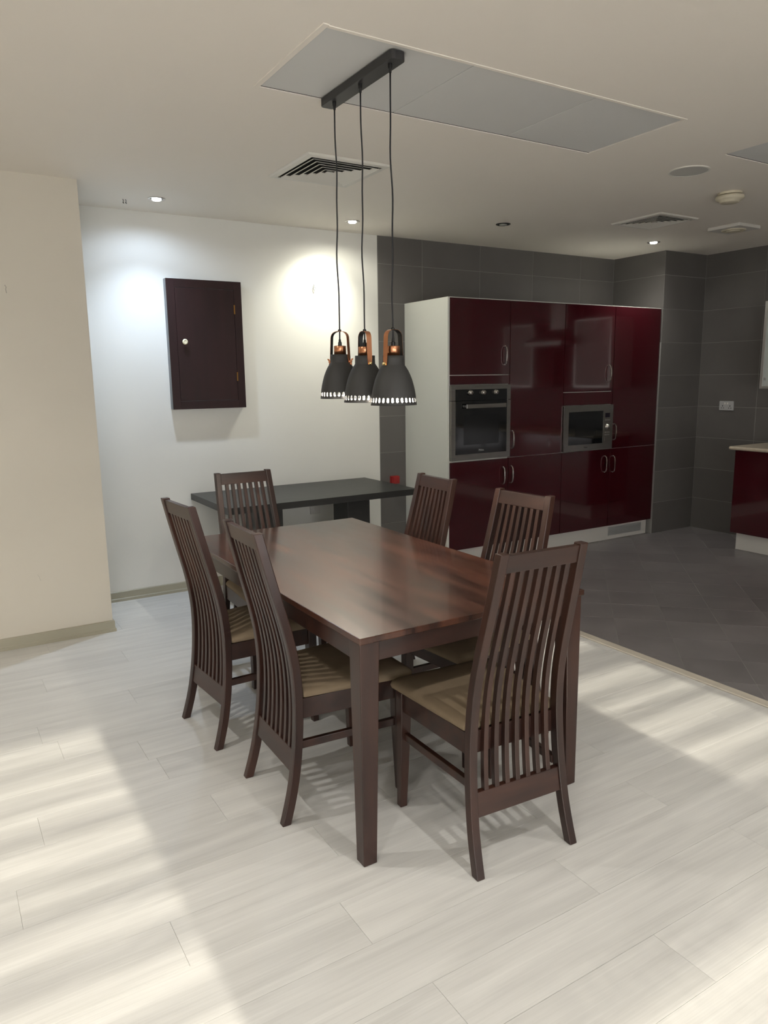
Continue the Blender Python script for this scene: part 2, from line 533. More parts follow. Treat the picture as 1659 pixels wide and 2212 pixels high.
# ------------------------------------------------------------------ skirting boards
def skirt(name, pts, normal_sign=1):
    prof = [(0, 0.0), (.016, 0.0), (.016, .018), (.012, .021), (.010, .024), (.010, .066), (.006, .070), (0, .070)]
    # pts: list of (x,y, ox,oy) with offset direction
    rings = [[(x + ox * d, y + oy * d, z) for d, z in prof] for x, y, ox, oy in pts]
    bm = NB()
    loft(bm, rings)
    bmesh.ops.recalc_face_normals(bm, faces=bm.faces)
    return struct(obj(name, bm, 'skirting'))
skirt('baseboard_left', [(XL, YP, 0, -1), (XP, YP, 1, -1), (XP, YB, 1, -1)])
skirt('baseboard_back', [(XP + .016, YB, 0, -1), (XW, YB, 0, -1)])

# ------------------------------------------------------------------ dining chairs
def interp(tab, z):
    for (z0, v0), (z1, v1) in zip(tab, tab[1:]):
        if z <= z1:
            t = (z - z0) / (z1 - z0)
            return v0 + (v1 - v0) * t
    return tab[-1][1]
PROF = [(0.0, -.024), (.06, -.006), (.12, .010), (.18, .0215), (.26, .033), (.34, .0405), (.42, .0440), (.48, .0440), (.54, .0405), (.60, .033),
        (.66, .0215), (.72, .0075), (.80, -.0135), (.90, -.0385), (1.022, -.0670)]
def cat(z):
    # smooth the profile with a small window
    return sum(interp(PROF, min(max(z + d, 0), 1.022)) for d in (-.03, -.015, 0, .015, .03)) / 5 if .04 < z < .98 else interp(PROF, z)
def half(z): return .198 + (.159 - .198) * z / 1.022
DEP = .032
def make_chair():
    t = thing('dining_chair', '', 'chair')
    zs = [i * 1.022 / 34 for i in range(35)]
    for s in (-1, 1):
        bm = NB()
        wd = .029
        rings = []
        for z in zs:
            xo, yf = half(z) * s, cat(z)
            xi = xo - s * wd
            rings.append([(xo, yf - DEP, z), (xi, yf - DEP, z), (xi, yf, z), (xo, yf, z)])
        loft(bm, rings)
        bmesh.ops.recalc_face_normals(bm, faces=bm.faces)
        obj('back_post', bm, 'wood', t, bevel=.003)
    for i in range(7):
        q = i - 3
        bm = NB()
        rings = []
        for k in range(25):
            z = .246 + (.968 - .246) * k / 24
            u = (z - .25) / .715
            xc = q * (.0408 + (.0335 - .0408) * u)
            yf = cat(z) - .006
            rings.append([(xc - .0085, yf - .019, z), (xc + .0085, yf - .019, z), (xc + .0085, yf, z), (xc - .0085, yf, z)])
        loft(bm, rings)
        bmesh.ops.recalc_face_normals(bm, faces=bm.faces)
        obj('slat', bm, 'wood', t, bevel=.0018)
    def rail(name, za, zb, th=.020, off=.006):
        n = 4
        bm = NB()
        rings = []
        for k in range(n + 1):
            z = za + (zb - za) * k / n
            h = half(z) - .026
            y1 = cat(z) - off
            rings.append([(-h, y1 - th, z), (h, y1 - th, z), (h, y1, z), (-h, y1, z)])
        loft(bm, rings)
        bmesh.ops.recalc_face_normals(bm, faces=bm.faces)
        obj(name, bm, 'wood_h', t, bevel=.002)
    rail('top_rail', .960, 1.016, .022, .005)
    rail('lower_rail', .174, .252, .020, .006)
    # front legs
    for s in (-1, 1):
        bm = NB()
        rings = []
        for z, wq in ((0, .027), (.30, .038), (.437, .040)):
            xo = s * .208
            rings.append([(xo, .430, z), (xo - s * wq, .430, z), (xo - s * wq, .430 - wq, z), (xo, .430 - wq, z)])
        loft(bm, rings)
        bmesh.ops.recalc_face_normals(bm, faces=bm.faces)
        obj('leg', bm, 'wood', t, bevel=.0025)
    # aprons
    zb, zt = .366, .438
    for s in (-1, 1):
        bm = NB()
        a = [(s * .176, .036), (s * .200, .396)]
        th = s * .020
        rings = []
        for x, yy in a:
            rings.append([(x, yy, zb), (x - th, yy, zb), (x - th, yy, zt), (x, yy, zt)])
        loft(bm, rings)
        bmesh.ops.recalc_face_normals(bm, faces=bm.faces)
        obj('apron', bm, 'wood_h', t, bevel=.0015)
        bm = NB()
        rings = []
        for x, yy, z in ((s * .172, .030, .2680), (s * .196, .402, .2720)):
            rings.append([(x, yy, z - .014), (x - s * .018, yy, z - .014), (x - s * .018, yy, z + .014), (x, yy, z + .014)])
        loft(bm, rings)
        bmesh.ops.recalc_face_normals(bm, faces=bm.faces)
        obj('stretcher', bm, 'wood_h', t, bevel=.002)
    obj('apron', bx(-.170, .170, .402, .422, zb, zt), 'wood_h', t, bevel=.0015)
    obj('apron', bx(-.157, .157, .036, .056, zb, zt), 'wood_h', t, bevel=.0015)
    # cushion: rounded pad
    bm = NB()
    def outline(ins, z):
        P = []
        W0, W1, Y0, Y1 = .182 - ins, .219 - ins, .046 + ins * .3, .472 - ins
        r = .030
        cs = [(W1 - r, Y1 - r, 0), (-(W1 - r), Y1 - r, 1), (-(W0 - .008), Y0 + .008, 2), (W0 - .008, Y0 + .008, 3)]
        for cx, cy, s in cs:
            rr = r if s < 2 else .008
            for k in range(7):
                a = math.pi / 2 * (s + k / 6)
                P.append((cx + rr * math.cos(a), cy + rr * math.sin(a), z))
        return P
    rings = [outline(.012, .4385), outline(.003, .4415), outline(0, .449), outline(.003, .458), outline(.012, .4665), outline(.035, .4715), outline(.09, .4745), outline(.15, .4755)]
    loft(bm, rings)
    bmesh.ops.recalc_face_normals(bm, faces=bm.faces)
    obj('seat', bm, 'fabric', t, smooth=True)
    return t

proto = make_chair()
chairs = [  # x, y, rotation about Z, label
    (1.476, 1.617, -0.062, 'dark slatted high-back dining chair nearest the viewer at the right table end'),
    (0.950, 2.346, -1.593, 'dark slatted dining chair on the left table side, beside the near table leg'),
    (0.915, 2.986, -1.500, 'leftmost dark slatted dining chair, on the left table side toward the white wall'),
    (1.430, 3.722, -3.103, 'dark slatted dining chair at the far table end, in front of the black table'),
    (2.067, 3.012, 1.530, 'brown slatted dining chair on the kitchen side, in front of the oven cabinet'),
    (2.061, 2.351, 1.651, 'brown slatted dining chair on the kitchen side, behind the nearest chair'),
]
for i, (cx, cy, a, lab) in enumerate(chairs):
    c = proto if i == 0 else copy_tree(proto)
    c.location = (cx, cy, 0)
    c.rotation_euler = (0, 0, a)
    tag(c, lab, 'chair', 'high-back dining chairs round the table')

# ------------------------------------------------------------------ dining table
TX0, TX1, TY0, TY1, TZ = 1.014, 1.940, 1.808, 3.515, 0.754
tb = thing('dining_table', 'dark walnut rectangular dining table with square tapered legs', 'table', ((TX0 + TX1) / 2, (TY0 + TY1) / 2, 0))
hw, hl = (TX1 - TX0) / 2, (TY1 - TY0) / 2
def table_mat():
    m = noise_mat('table_top_wood', (0.021, 0.0105, 0.0085), (0.088, 0.034, 0.020), scale=(5.5, 0.8, 1), nscale=2.4, detail=7, rough=(0.19, 0.30), lo=0.30, hi=0.72, coat=0.10, distort=0.3)
    nt = m.node_tree; N, L = nt.nodes, nt.links
    b = N['Principled BSDF']
    src = b.inputs['Base Color'].links[0].from_socket
    # glued staves running along the table, each with its own tone
    tc = N.new('ShaderNodeTexCoord')
    mp = N.new('ShaderNodeMapping'); mp.inputs['Scale'].default_value = (10.0, 1.6, 0.0)
    L.new(tc.outputs['Object'], mp.inputs['Vector'])
    wn = N.new('ShaderNodeTexBrick')
    wn.inputs['Color1'].default_value = (0.80, 0.82, 0.84, 1); wn.inputs['Color2'].default_value = (1.15, 1.08, 1.04, 1)
    wn.inputs['Mortar'].default_value = (0.95, 0.95, 0.95, 1)
    wn.inputs['Scale'].default_value = 1.0; wn.inputs['Mortar Size'].default_value = 0.0
    wn.inputs['Brick Width'].default_value = 1.4; wn.inputs['Row Height'].default_value = 1.0
    sw = N.new('ShaderNodeMapping'); sw.inputs['Rotation'].default_value = (0, 0, math.pi / 2)
    L.new(mp.outputs[0], sw.inputs[0]); L.new(sw.outputs[0], wn.inputs['Vector'])
    mu = N.new('ShaderNodeMix'); mu.data_type = 'RGBA'; mu.blend_type = 'MULTIPLY'; mu.inputs['Factor'].default_value = 1
    L.new(src, mu.inputs['A']); L.new(wn.outputs['Color'], mu.inputs['B'])
    L.new(mu.outputs['Result'], b.inputs['Base Color'])
    M['tabletop'] = m
table_mat()
obj('tabletop', bx(-hw, hw, -hl, hl, TZ - .021, TZ), 'tabletop', tb, bevel=.003)
for sx in (-1, 1):
    for sy in (-1, 1):
        bm = NB()
        rings = []
        ox, oy = sx * (hw - .005), sy * (hl - .009)
        for z, q in ((0, .048), (.64, .066), (TZ - .021, .068)):
            rings.append([(ox, oy, z), (ox - sx * q, oy, z), (ox - sx * q, oy - sy * q, z), (ox, oy - sy * q, z)])
        loft(bm, rings)
        bmesh.ops.recalc_face_normals(bm, faces=bm.faces)
        obj('leg', bm, 'wood', tb, bevel=.003)
az0, az1 = .668, TZ - .021
for s in (-1, 1):
    x = s * (hw - .013)
    obj('apron', bx(min(x, x - s * .02), max(x, x - s * .02), -hl + .07, hl - .07, az0, az1), 'wood_h', tb, bevel=.0015)
    yy = s * (hl - .017)
    obj('apron', bx(-hw + .066, hw - .066, min(yy, yy - s * .02), max(yy, yy - s * .02), az0, az1), 'wood_h', tb, bevel=.0015)

# ------------------------------------------------------------------ black table at the back wall
DX0, DX1, DY0, DY1, DZ = 1.556, 3.000, 4.440, YB - .004, 0.711
dk = thing('console_table', 'long black table with two block pedestals against the white back wall', 'table', ((DX0 + DX1) / 2, (DY0 + DY1) / 2, 0))
cx, cy = (DX0 + DX1) / 2, (DY0 + DY1) / 2
obj('tabletop', bx(DX0 - cx, DX1 - cx, DY0 - cy, DY1 - cy, DZ - .044, DZ), 'black', dk, bevel=.0015)
for x0, x1 in ((1.835, 2.020), (2.530, 2.715)):
    obj('pedestal', bx(x0 - cx, x1 - cx, 4.65 - cy, 4.875 - cy, 0, DZ - .044), 'black', dk, bevel=.0015)

# ------------------------------------------------------------------ small things on the back walls
wc = thing('wall_cabinet', 'dark mahogany wall cabinet with ivory knob hung on the white wall', 'cabinet', (1.721, YB, 1.313))
W2 = .265
D = .060
HT = .876
obj('carcass', bx(-W2, W2, -D + .010, 0, 0, HT), 'sidegrey', wc)
bm = NB()
F = .055
for x0, x1, z0, z1 in ((-W2, -W2 + F, 0, HT), (W2 - F, W2, 0, HT), (-W2 + F, W2 - F, 0, F), (-W2 + F, W2 - F, HT - F, HT)):
    box(bm, x0, x1, -D, -D + .010, z0, z1)
obj('frame', bm, 'cabwood', wc, bevel=.001)
dr = obj('door', bx(-W2 + F + .002, W2 - F - .002, -D + .001, -D + .0095, F + .002, HT - F - .002), 'cabwood', wc, bevel=.001)
kb = NB()
bmk = lathe(kb, [(.007, 0), (.006, .010), (.009, .014), (.0180, .018), (.0195, .023), (.0165, .028), (.011, .030), (.009, .0285), (.001, .0290)], 24)
bmesh.ops.rotate(kb, verts=kb.verts, cent=(0, 0, 0), matrix=Matrix.Rotation(math.radians(90), 3, 'X'))
bmesh.ops.translate(kb, verts=kb.verts, vec=(-.163, -D, .458))
obj('knob', kb, 'knob', dr, smooth=True)
for z in (.655, .190):
    obj('hinge', bx(W2 - F - .006, W2 - F + .004, -D - .0015, -D + .001, z, z + .062), 'brass_old', dr)

# leftover wall-light wiring and wall marks
t = NB()
for a, b in (((0, 0, .018), (-.006, -.02, -.004)), ((.004, 0, .0), (.010, -.022, -.018)), ((-.006, 0, -.01), (.004, -.016, -.03))):
    tube(t, [(a[0], 0, a[2]), (a[0] + .003, b[1] * .6, (a[2] + b[2]) / 2 + .006), b], .0022, 6)
o = obj('wire_stub', t, 'sidegrey', loc=(2.586, YB, 2.19), smooth=True)
tag(o, 'tiny bare wire ends sticking out of the white wall in the bright spot', 'wire')
t = NB()
for dx in (-.008, .008):
    tube(t, [(dx, 0, 0), (dx + .004, 0, -.010), (dx, .003, -.020), (dx + .006, 0, -.026), (dx + .003, 0, -.018)], .0018, 6)
tag(obj('wire_stub', t, 'cable', loc=(1.169, 4.931, HC), smooth=True), 'two short black wire ends hanging from the ceiling left of the spotlight', 'wire')
for nm, lab, x, z, pts in (('wall_scuff', 'grey-brown scuff mark high on the cream left wall', .431, 2.006, [(-.003, 0, .022), (.004, 0, .012), (0, 0, 0), (.003, 0, -.02)]),
                           ('wall_scuff', 'thin scratch low on the cream left wall above the skirting', .456, .397, [(-.008, 0, .020), (.0, 0, .006), (.006, 0, -.02)])):
    t = NB()
    tube(t, [(p[0], -.0006, p[2]) for p in pts], [.0008 + .0015 * (nm == 'wall_scuff' and z > 1)] * len(pts), 6)
    tag(obj(nm, t, 'mark', loc=(x, YP, z)), lab, 'mark')

so = thing('wall_outlet', 'white square outlet plate on the white wall under the black table', 'outlet', (2.542, YB, .50))
obj('faceplate', rbox(NB(), -.043, .043, -.009, 0, -.043, .043, .006, axis='y'), 'whiteplastic', so, bevel=.001)
obj('switch', rbox(NB(), -.008, .008, -.0125, -.009, -.012, .014, .002, axis='y'), 'whiteplastic', so)

ra = thing('alarm_box', 'small red box fixed to the tiled wall beyond the black table', 'box', (3.283, YB, .672))
obj('housing', rbox(NB(), -.036, .036, -.038, 0, -.034, .030, .004, axis='y'), 'redplastic', ra, bevel=.001)
obj('cover', rbox(NB(), -.028, .028, -.042, -.038, -.028, .024, .003, axis='y'), 'redplastic', ra)

sk = thing('wall_socket', 'grey double power socket on the dark tiled right wall', 'socket', (XR, 4.311, 1.211))
obj('faceplate', rbox(NB(), -.010, 0, -.073, .073, -.043, .043, .005, axis='x'), 'socket', sk, bevel=.0015)
for s in (-1, 1):
    obj('switch', rbox(NB(), -.0135, -.010, s * .014 - .007, s * .014 + .007, .012, .030, .002, axis='x'), 'whiteplastic', sk)
    for dy, dz, a, b in ((0, -.002, .0035, .006), (-.011, -.022, .0045, .003), (.011, -.022, .0045, .003)):
        cyy = s * .038 + dy
        obj('socket_hole', bx(-.0106, -.0098, cyy - a, cyy + a, dz - b, dz + b), 'ventdark', sk)

# ------------------------------------------------------------------ tall kitchen cabinets
KX, KY, KH = 3.421, 4.6225, 2.098
CWD = 0.600
FT = 0.020
FB = KY + FT + 0.0015     # carcass front plane

def handle(parent, x, z0, z1, y=KY, axis='y'):
    """satin bow handle standing proud of a door"""
    zc, hh = (z0 + z1) / 2, (z1 - z0) / 2
    bm = NB()
    n = 14
    rings = []
    for k in range(n + 1):
        u = -1 + 2 * k / n
        d = .004 + .028 * math.sqrt(max(0, 1 - abs(u) ** 2.4))
        z = zc + hh * u
        wq, tq = .0060 - .001 * abs(u), .0035
        rings.append([(x - wq, y - d - tq, z), (x + wq, y - d - tq, z), (x + wq, y - d + tq, z), (x - wq, y - d + tq, z)])
    loft(bm, rings)
    for zz in (zc - hh + .006, zc + hh - .006):
        box(bm, x - .004, x + .004, y - .012, y, zz - .005, zz + .005)
    bmesh.ops.recalc_face_normals(bm, faces=bm.faces)
    if axis == 'x':
        pass
    return obj('handle', bm, 'chrome', parent, bevel=.0015)

def front(parent, name, x0, x1, z0, z1):
    g = .0018
    return obj(name, bx(x0 + .0026, x1 - .0026, KY, KY + FT, z0 + g, z1 - g), 'red', parent, bevel=.0015)

def carcass(parent, x0, x1, z0, z1):
    obj('carcass', bx(x0 + .0005, x1 - .0005, FB, YB - .003, z0, z1), 'white', parent)

X = [KX + i * CWD for i in range(5)]
ZB, ZM = .143, .857
c1 = thing('tall_cabinet', 'wine-red tall kitchen cabinet housing the built-in oven, leftmost of the row', 'cabinet', (0, 0, 0), group='tall wine-red kitchen cabinets')
c2 = thing('tall_cabinet', 'wine-red full-height cabinet between the oven and the microwave', 'cabinet', (0, 0, 0), group='tall wine-red kitchen cabinets')
c3 = thing('tall_cabinet', 'wine-red tall cabinet housing the built-in microwave', 'cabinet', (0, 0, 0), group='tall wine-red kitchen cabinets')
c4 = thing('tall_cabinet', 'wine-red tall cabinet above the white plinth grille, rightmost of the row', 'cabinet', (0, 0, 0), group='tall wine-red kitchen cabinets')
# carcasses: open niches where the appliances sit
def niche(parent, x0, x1, za, zb):
    bm = NB()
    box(bm, x0 + .0005, x1 - .0005, FB, YB - .003, ZB, za)
    box(bm, x0 + .0005, x1 - .0005, FB, YB - .003, zb, KH)
    box(bm, x0 + .0005, x0 + .016, FB, YB - .003, za, zb)
    box(bm, x1 - .016, x1 - .0005, FB, YB - .003, za, zb)
    box(bm, x0 + .016, x1 - .016, YB - .012, YB - .003, za, zb)
    obj('carcass', bm, 'white', parent)
niche(c1, X[0] + .0, X[1], .862, 1.4475)
d = front(c1, 'door', X[0], X[1], 1.524, KH); handle(d, 3.964, 1.596, 1.752)
front(c1, 'filler_strip', X[0], X[1], 1.450, 1.521)
d = front(c1, 'door', X[0], X[1], ZB, .853); handle(d, 3.960, .637, .788)
carcass(c2, X[1], X[2], ZB, KH)
d = front(c2, 'door', X[1], X[2], ZM, KH); handle(d, 4.050, .925, 1.078)
d = front(c2, 'door', X[1], X[2], ZB, ZM); handle(d, 4.048, .640, .790)
niche(c3, X[2], X[3], .860, 1.252)
d = front(c3, 'door', X[2], X[3], 1.369, KH); handle(d, 5.160, 1.447, 1.600)
front(c3, 'filler_strip', X[2], X[3], 1.254, 1.366)
d = front(c3, 'door', X[2], X[3], ZB, .857); handle(d, 5.150, .645, .800)
carcass(c4, X[3], X[4], ZB, KH)
d = front(c4, 'door', X[3], X[4], ZM, KH); handle(d, 5.254, .930, 1.084)
d = front(c4, 'door', X[3], X[4], ZB, ZM); handle(d, 5.257, .638, .795)
o = obj('end_panel', bx(KX - .018, KX - .0005, KY - .002, YB - .003, 0, KH + .004), 'white', bevel=.001)
tag(o, 'pale white side panel closing the left end of the tall red cabinets', 'panel')
o = obj('top_panel', bx(KX, X[4], KY + .002, YB - .003, KH, KH + .005), 'white', bevel=.001)
tag(o, 'thin white cover panel lying along the top of the tall cabinets', 'panel')
pl = thing('cabinet_plinth', 'white plinth with a ventilation grille under the tall red cabinets', 'plinth', (0, 0, 0))
obj('board', bx(KX, X[4] - .006, KY + .050, KY + .066, 0, ZB - .001), 'plinthw', pl)
obj('carcass_base', bx(KX, X[4] - .02, KY + .066, YB - .01, 0, ZB - .001), 'plinthw', pl)
gr = obj('grille', bx(5.290, 5.742, KY + .046, KY + .050, .035, .116), 'socket', pl)
for i in range(9):
    z = .041 + i * .0082
    obj('slat', bx(5.296, 5.736, KY + .0435, KY + .046, z, z + .0035), 'alu', gr)

# built-in oven
ov = thing('wall_oven', 'stainless steel built-in oven with black glass door and three knobs', 'oven', (0, 0, 0))
OX0, OX1, OZ0, OZ1 = X[0] + .003, X[1] - .003, .866, 1.446
bm = NB()
obj('body', bx(OX0 + .02, OX1 - .02, KY + .0015, KY + .45, OZ0 + .003, OZ1 - .003), 'blackmetal', ov)
bm = NB()
# steel surround of the control strip
ZS = 1.328
GX0, GX1 = X[0] + .044, X[1] - .040
for x0, x1, z0, z1 in ((OX0, GX0, ZS + .002, OZ1), (GX1, OX1, ZS + .002, OZ1), (GX0, GX1, 1.414, OZ1)):
    box(bm, x0, x1, KY - .018, KY + .001, z0, z1)
obj('control_frame', bm, 'steel', ov)
cp = obj('control_panel', bx(GX0, GX1, KY - .017, KY + .001, ZS + .002, 1.414), 'blackglass', ov)
for x in (3.606, 3.733, 3.861):
    kb = NB()
    lathe(kb, [(.020, 0), (.020, .006), (.0175, .008), (.0165, .024), (.013, .027), (.001, .0275)], 28)
    bmesh.ops.rotate(kb, verts=kb.verts, cent=(0, 0, 0), matrix=Matrix.Rotation(math.radians(90), 3, 'X'))
    bmesh.ops.translate(kb, verts=kb.verts, vec=(x, KY - .017, 1.389))
    obj('knob', kb, 'chrome', cp, smooth=True)
for x0, x1 in ((3.575, 3.605), (3.635, 3.665), (3.680, 3.735), (3.750, 3.785)):
    obj('touch_key', bx(x0, x1, KY - .0175, KY - .0169, 1.338, 1.352), 'ovenwin', cp)
bm = NB()
for x0, x1, z0, z1 in ((OX0, GX0, OZ0, ZS - .002), (GX1, OX1, OZ0, ZS - .002), (GX0, GX1, OZ0, .912)):
    box(bm, x0, x1, KY - .020, KY + .001, z0, z1)
od = obj('door', bm, 'steel', ov)
gl = obj('glass', bx(GX0, GX1, KY - .019, KY + .001, .912, ZS - .002), 'blackglass', od)
obj('inner_window', bx(3.545, 3.900, KY - .0194, KY - .0189, .985, 1.215), 'ovenwin', od)
bm = NB()
box(bm, 3.548, 3.944, KY - .056, KY - .046, 1.269, 1.301)
for x in (3.565, 3.927):
    box(bm, x - .012, x + .012, KY - .046, KY - .019, 1.276, 1.294)
obj('handle', bm, 'steel', od, bevel=.002)
RX = Matrix.Rotation(math.radians(90), 4, 'X')
text('logo', 'Midea', .022, 'print', od, Matrix.Translation((3.722, KY - .0195, .938)) @ RX)

# built-in microwave
mw = thing('microwave', 'stainless steel built-in microwave with dark window and round dial', 'microwave', (0, 0, 0))
MX0, MX1, MZ0, MZ1 = X[2] + .002, X[3] - .004, .862, 1.251
obj('body', bx(MX0 + .02, MX1 - .02, KY + .0015, KY + .36, MZ0 + .004, MZ1 - .004), 'blackmetal', mw)
WX0, WX1, WZ0, WZ1 = 4.672, 5.096, .915, 1.200
bm = NB()
for x0, x1, z0, z1 in ((MX0, WX0, MZ0, MZ1), (WX1, MX1, MZ0, MZ1), (WX0, WX1, MZ0, WZ0), (WX0, WX1, WZ1, MZ1)):
    box(bm, x0, x1, KY - .020, KY + .001, z0, z1)
fr = obj('trim_frame', bm, 'steel', mw)
dm = obj('door_glass', bx(WX0, WX1, KY - .017, KY + .001, WZ0, WZ1), 'blackglass', mw)
obj('inner_window', bx(4.755, 5.010, KY - .0175, KY - .0169, .985, 1.130), 'ovenwin', mw)
obj('display', rbox(NB(), 5.117, 5.176, KY - .0215, KY - .020, 1.140, 1.180, .003, axis='y'), 'display', mw)
kb = NB()
lathe(kb, [(.026, 0), (.026, .003), (.021, .004), (.020, .018), (.017, .021), (.001, .0215)], 28)
bmesh.ops.rotate(kb, verts=kb.verts, cent=(0, 0, 0), matrix=Matrix.Rotation(math.radians(90), 3, 'X'))
bmesh.ops.translate(kb, verts=kb.verts, vec=(5.149, KY - .020, 1.058))
obj('dial', kb, 'chrome', mw, smooth=True)
for z in (1.113, 1.005, .982):
    obj('button', rbox(NB(), 5.120, 5.178, KY - .0225, KY - .020, z, z + .009, .002, axis='y'), 'alu', mw)
obj('door_button', rbox(NB(), 5.118, 5.180, KY - .0215, KY - .020, .930, .968, .002, axis='y'), 'steel', mw)
text('logo', 'Midea', .018, 'printdark', mw, Matrix.Translation((4.885, KY - .0205, .889)) @ RX)

# ------------------------------------------------------------------ kitchen run on the right wall
BX = 5.830
ends = [3.800, 3.200, 2.600, 2.000, 1.400]
labs = ['wine-red base cabinet under the end of the beige worktop at the right', 'wine-red base cabinet second along the right wall run',
        'wine-red base cabinet third along the right wall run', 'wine-red base cabinet fourth along the right wall run']
for i in range(4):
    y1, y0 = ends[i], ends[i + 1]
    b = thing('base_cabinet', labs[i], 'cabinet', (0, 0, 0), group='wine-red base cabinets on the right wall')
    obj('carcass', bx(BX + FT + .001, XR - .003, y0 + .0005, y1 - .0005, .158, .868), 'white' if i else 'red', b)
    dd = obj('door', bx(BX, BX + FT, y0 + .002, y1 - (.0 if i == 0 else .002), .158, .866), 'red', b, bevel=.0015)
    bm = NB()
    rings = []
    for k in range(15):
        u = -1 + 2 * k / 14
        dpt = .004 + .028 * math.sqrt(max(0, 1 - abs(u) ** 2.4))
        yy, z = y0 + .05, .75 + .078 * u
        rings.append([(BX - dpt - .0035, yy - .006, z), (BX - dpt - .0035, yy + .006, z), (BX - dpt + .0035, yy + .006, z), (BX - dpt + .0035, yy - .006, z)])
    loft(bm, rings)
    for zz in (.680, .820):
        box(bm, BX - .012, BX, yy - .004, yy + .004, zz - .005, zz + .005)
    bmesh.ops.recalc_face_normals(bm, faces=bm.faces)
    obj('handle', bm, 'chrome', dd)
tag(obj('base_plinth', bx(BX + .075, XR - .01, 1.402, 3.785, 0, .157), 'plinthw'), 'pale plinth under the red base cabinets at the right edge', 'plinth')
tag(obj('worktop', rbox(NB(), BX - .030, XR - .003, 1.38, 3.845, .869, .899, .014, axis='y'), 'stone', bevel=.006, segs=3), 'beige stone worktop with a rounded edge on the right-hand base cabinets', 'worktop')

def wall_unit(y0, y1, label):
    u = thing('wall_unit', label, 'cabinet', (0, 0, 0), group='frosted glass wall units')
    z0, z1, xf = 1.378, 2.103, 6.10
    obj('carcass', bx(xf + .022, XR - .003, y0, y1, z0, z1), 'whiteplastic', u)
    bm = NB()
    f = .024
    for a, b, c, dd in ((y0, y0 + f, z0, z1), (y1 - f, y1, z0, z1), (y0 + f, y1 - f, z0, z0 + f), (y0 + f, y1 - f, z1 - f, z1)):
        box(bm, xf, xf + .020, a, b, c, dd)
    fr = obj('door_frame', bm, 'alu', u, bevel=.0015)
    obj('glass', bx(xf + .008, xf + .013, y0 + f, y1 - f, z0 + f, z1 - f), 'frost', fr)
    for zz in (z0 + .085, z1 - .085):
        bb = NB()
        lathe(bb, [(.012, 0), (.012, .004), (.001, .005)], 16)
        bmesh.ops.rotate(bb, verts=bb.verts, cent=(0, 0, 0), matrix=Matrix.Rotation(math.radians(-90), 3, 'Y'))
        bmesh.ops.translate(bb, verts=bb.verts, vec=(xf + .008, y1 - f - .018, zz))
        obj('hinge_cap', bb, 'alu', fr)
wall_unit(3.285, 3.800, 'frosted-glass aluminium-framed wall unit on the dark tiles at the right edge')
wall_unit(2.100, 2.630, 'frosted-glass wall unit beyond the cooker hood on the right wall')
hd = thing('cooker_hood', 'steel chimney cooker hood between the two frosted wall units', 'hood', (0, 0, 0))
obj('canopy', loft(NB(), [[(5.93, 2.66, 1.84), (XR - .003, 2.66, 1.84), (XR - .003, 3.25, 1.84), (5.93, 3.25, 1.84)],
                          [(5.93, 2.66, 1.885), (XR - .003, 2.66, 1.885), (XR - .003, 3.25, 1.885), (5.93, 3.25, 1.885)],
                          [(6.15, 2.84, 2.02), (XR - .003, 2.84, 2.02), (XR - .003, 3.10, 2.02), (6.15, 3.10, 2.02)]]), 'steel', hd)
obj('chimney', bx(6.16, XR - .003, 2.85, 3.09, 2.02, HC - .001), 'steel', hd)

# ------------------------------------------------------------------ ceiling fittings
def diffuser(name, label, x0, x1, y0, y1):
    cx, cy = (x0 + x1) / 2, (y0 + y1) / 2
    hx, hy = (x1 - x0) / 2, (y1 - y0) / 2
    t = thing(name, label, 'air vent', (cx, cy, HC), group='square ceiling air vents')
    def ring(bm, o, zo, i, zi, th=.0015):
        # square annulus from half size o at height zo to half size i at height zi
        R = []
        for h, z in ((o, zo), (i, zi), (i, zi + th), (o, zo + th)):
            a, b = hx * h, hy * h
            R.append([(-a, -b, z), (a, -b, z), (a, b, z), (-a, b, z)])
        vs = [[bm.verts.new(p) for p in r] for r in R]
        for k in range(4):
            A, B = vs[k], vs[(k + 1) % 4]
            for q in range(4):
                r_ = (q + 1) % 4
                bm.faces.new((A[q], A[r_], B[r_], B[q]))
        bmesh.ops.recalc_face_normals(bm, faces=bm.faces)
    obj('backing', bx(-hx * .86, hx * .86, -hy * .86, hy * .86, -.0018, -.0006), 'ventdark', t)
    bm = NB()
    ring(bm, 1.0, -.002, .97, -.010); ring(bm, .97, -.010, .84, -.012)
    obj('frame', bm, 'vent', t)
    for k in range(5):
        o_ = .80 - k * .145
        bm = NB()
        hh = .0095 * hx / .245
        ring(bm, o_, -.0075 - hh, o_ - .092, -.0075, .0020)
        obj('louver', bm, 'vent', t)
    a = .08
    obj('core', loft(NB(), [[(-hx * a, -hy * a, -.014), (hx * a, -hy * a, -.014), (hx * a, hy * a, -.014), (-hx * a, hy * a, -.014)],
                            [(-hx * .04, -hy * .04, -.004), (hx * .04, -hy * .04, -.004), (hx * .04, hy * .04, -.004), (-hx * .04, hy * .04, -.004)]]), 'vent', t)
diffuser('ceiling_vent', 'large square louvred air vent above the wall cabinet, behind the pendant cables', 1.733, 2.222, 3.510, 4.016)
diffuser('ceiling_vent', 'smaller square louvred air vent on the ceiling before the red cabinets', 4.455, 4.870, 3.583, 4.027)

ef = thing('exhaust_fan', 'square white exhaust fan cover with round centre at the kitchen corner ceiling', 'fan', (5.405, 3.668, HC))
rb = rbox(NB(), -.135, .135, -.135, .135, -.024, 0, .010)
obj('cover', rb, 'whiteplastic', ef, bevel=.004)
bm = NB(); lathe(bm, [(.088, -.024), (.088, -.030), (.080, -.033), (.070, -.033), (.068, -.027), (.050, -.027), (.048, -.036), (.030, -.040), (.001, -.041)], 32)
obj('grille', bm, 'ivory', ef, smooth=False)

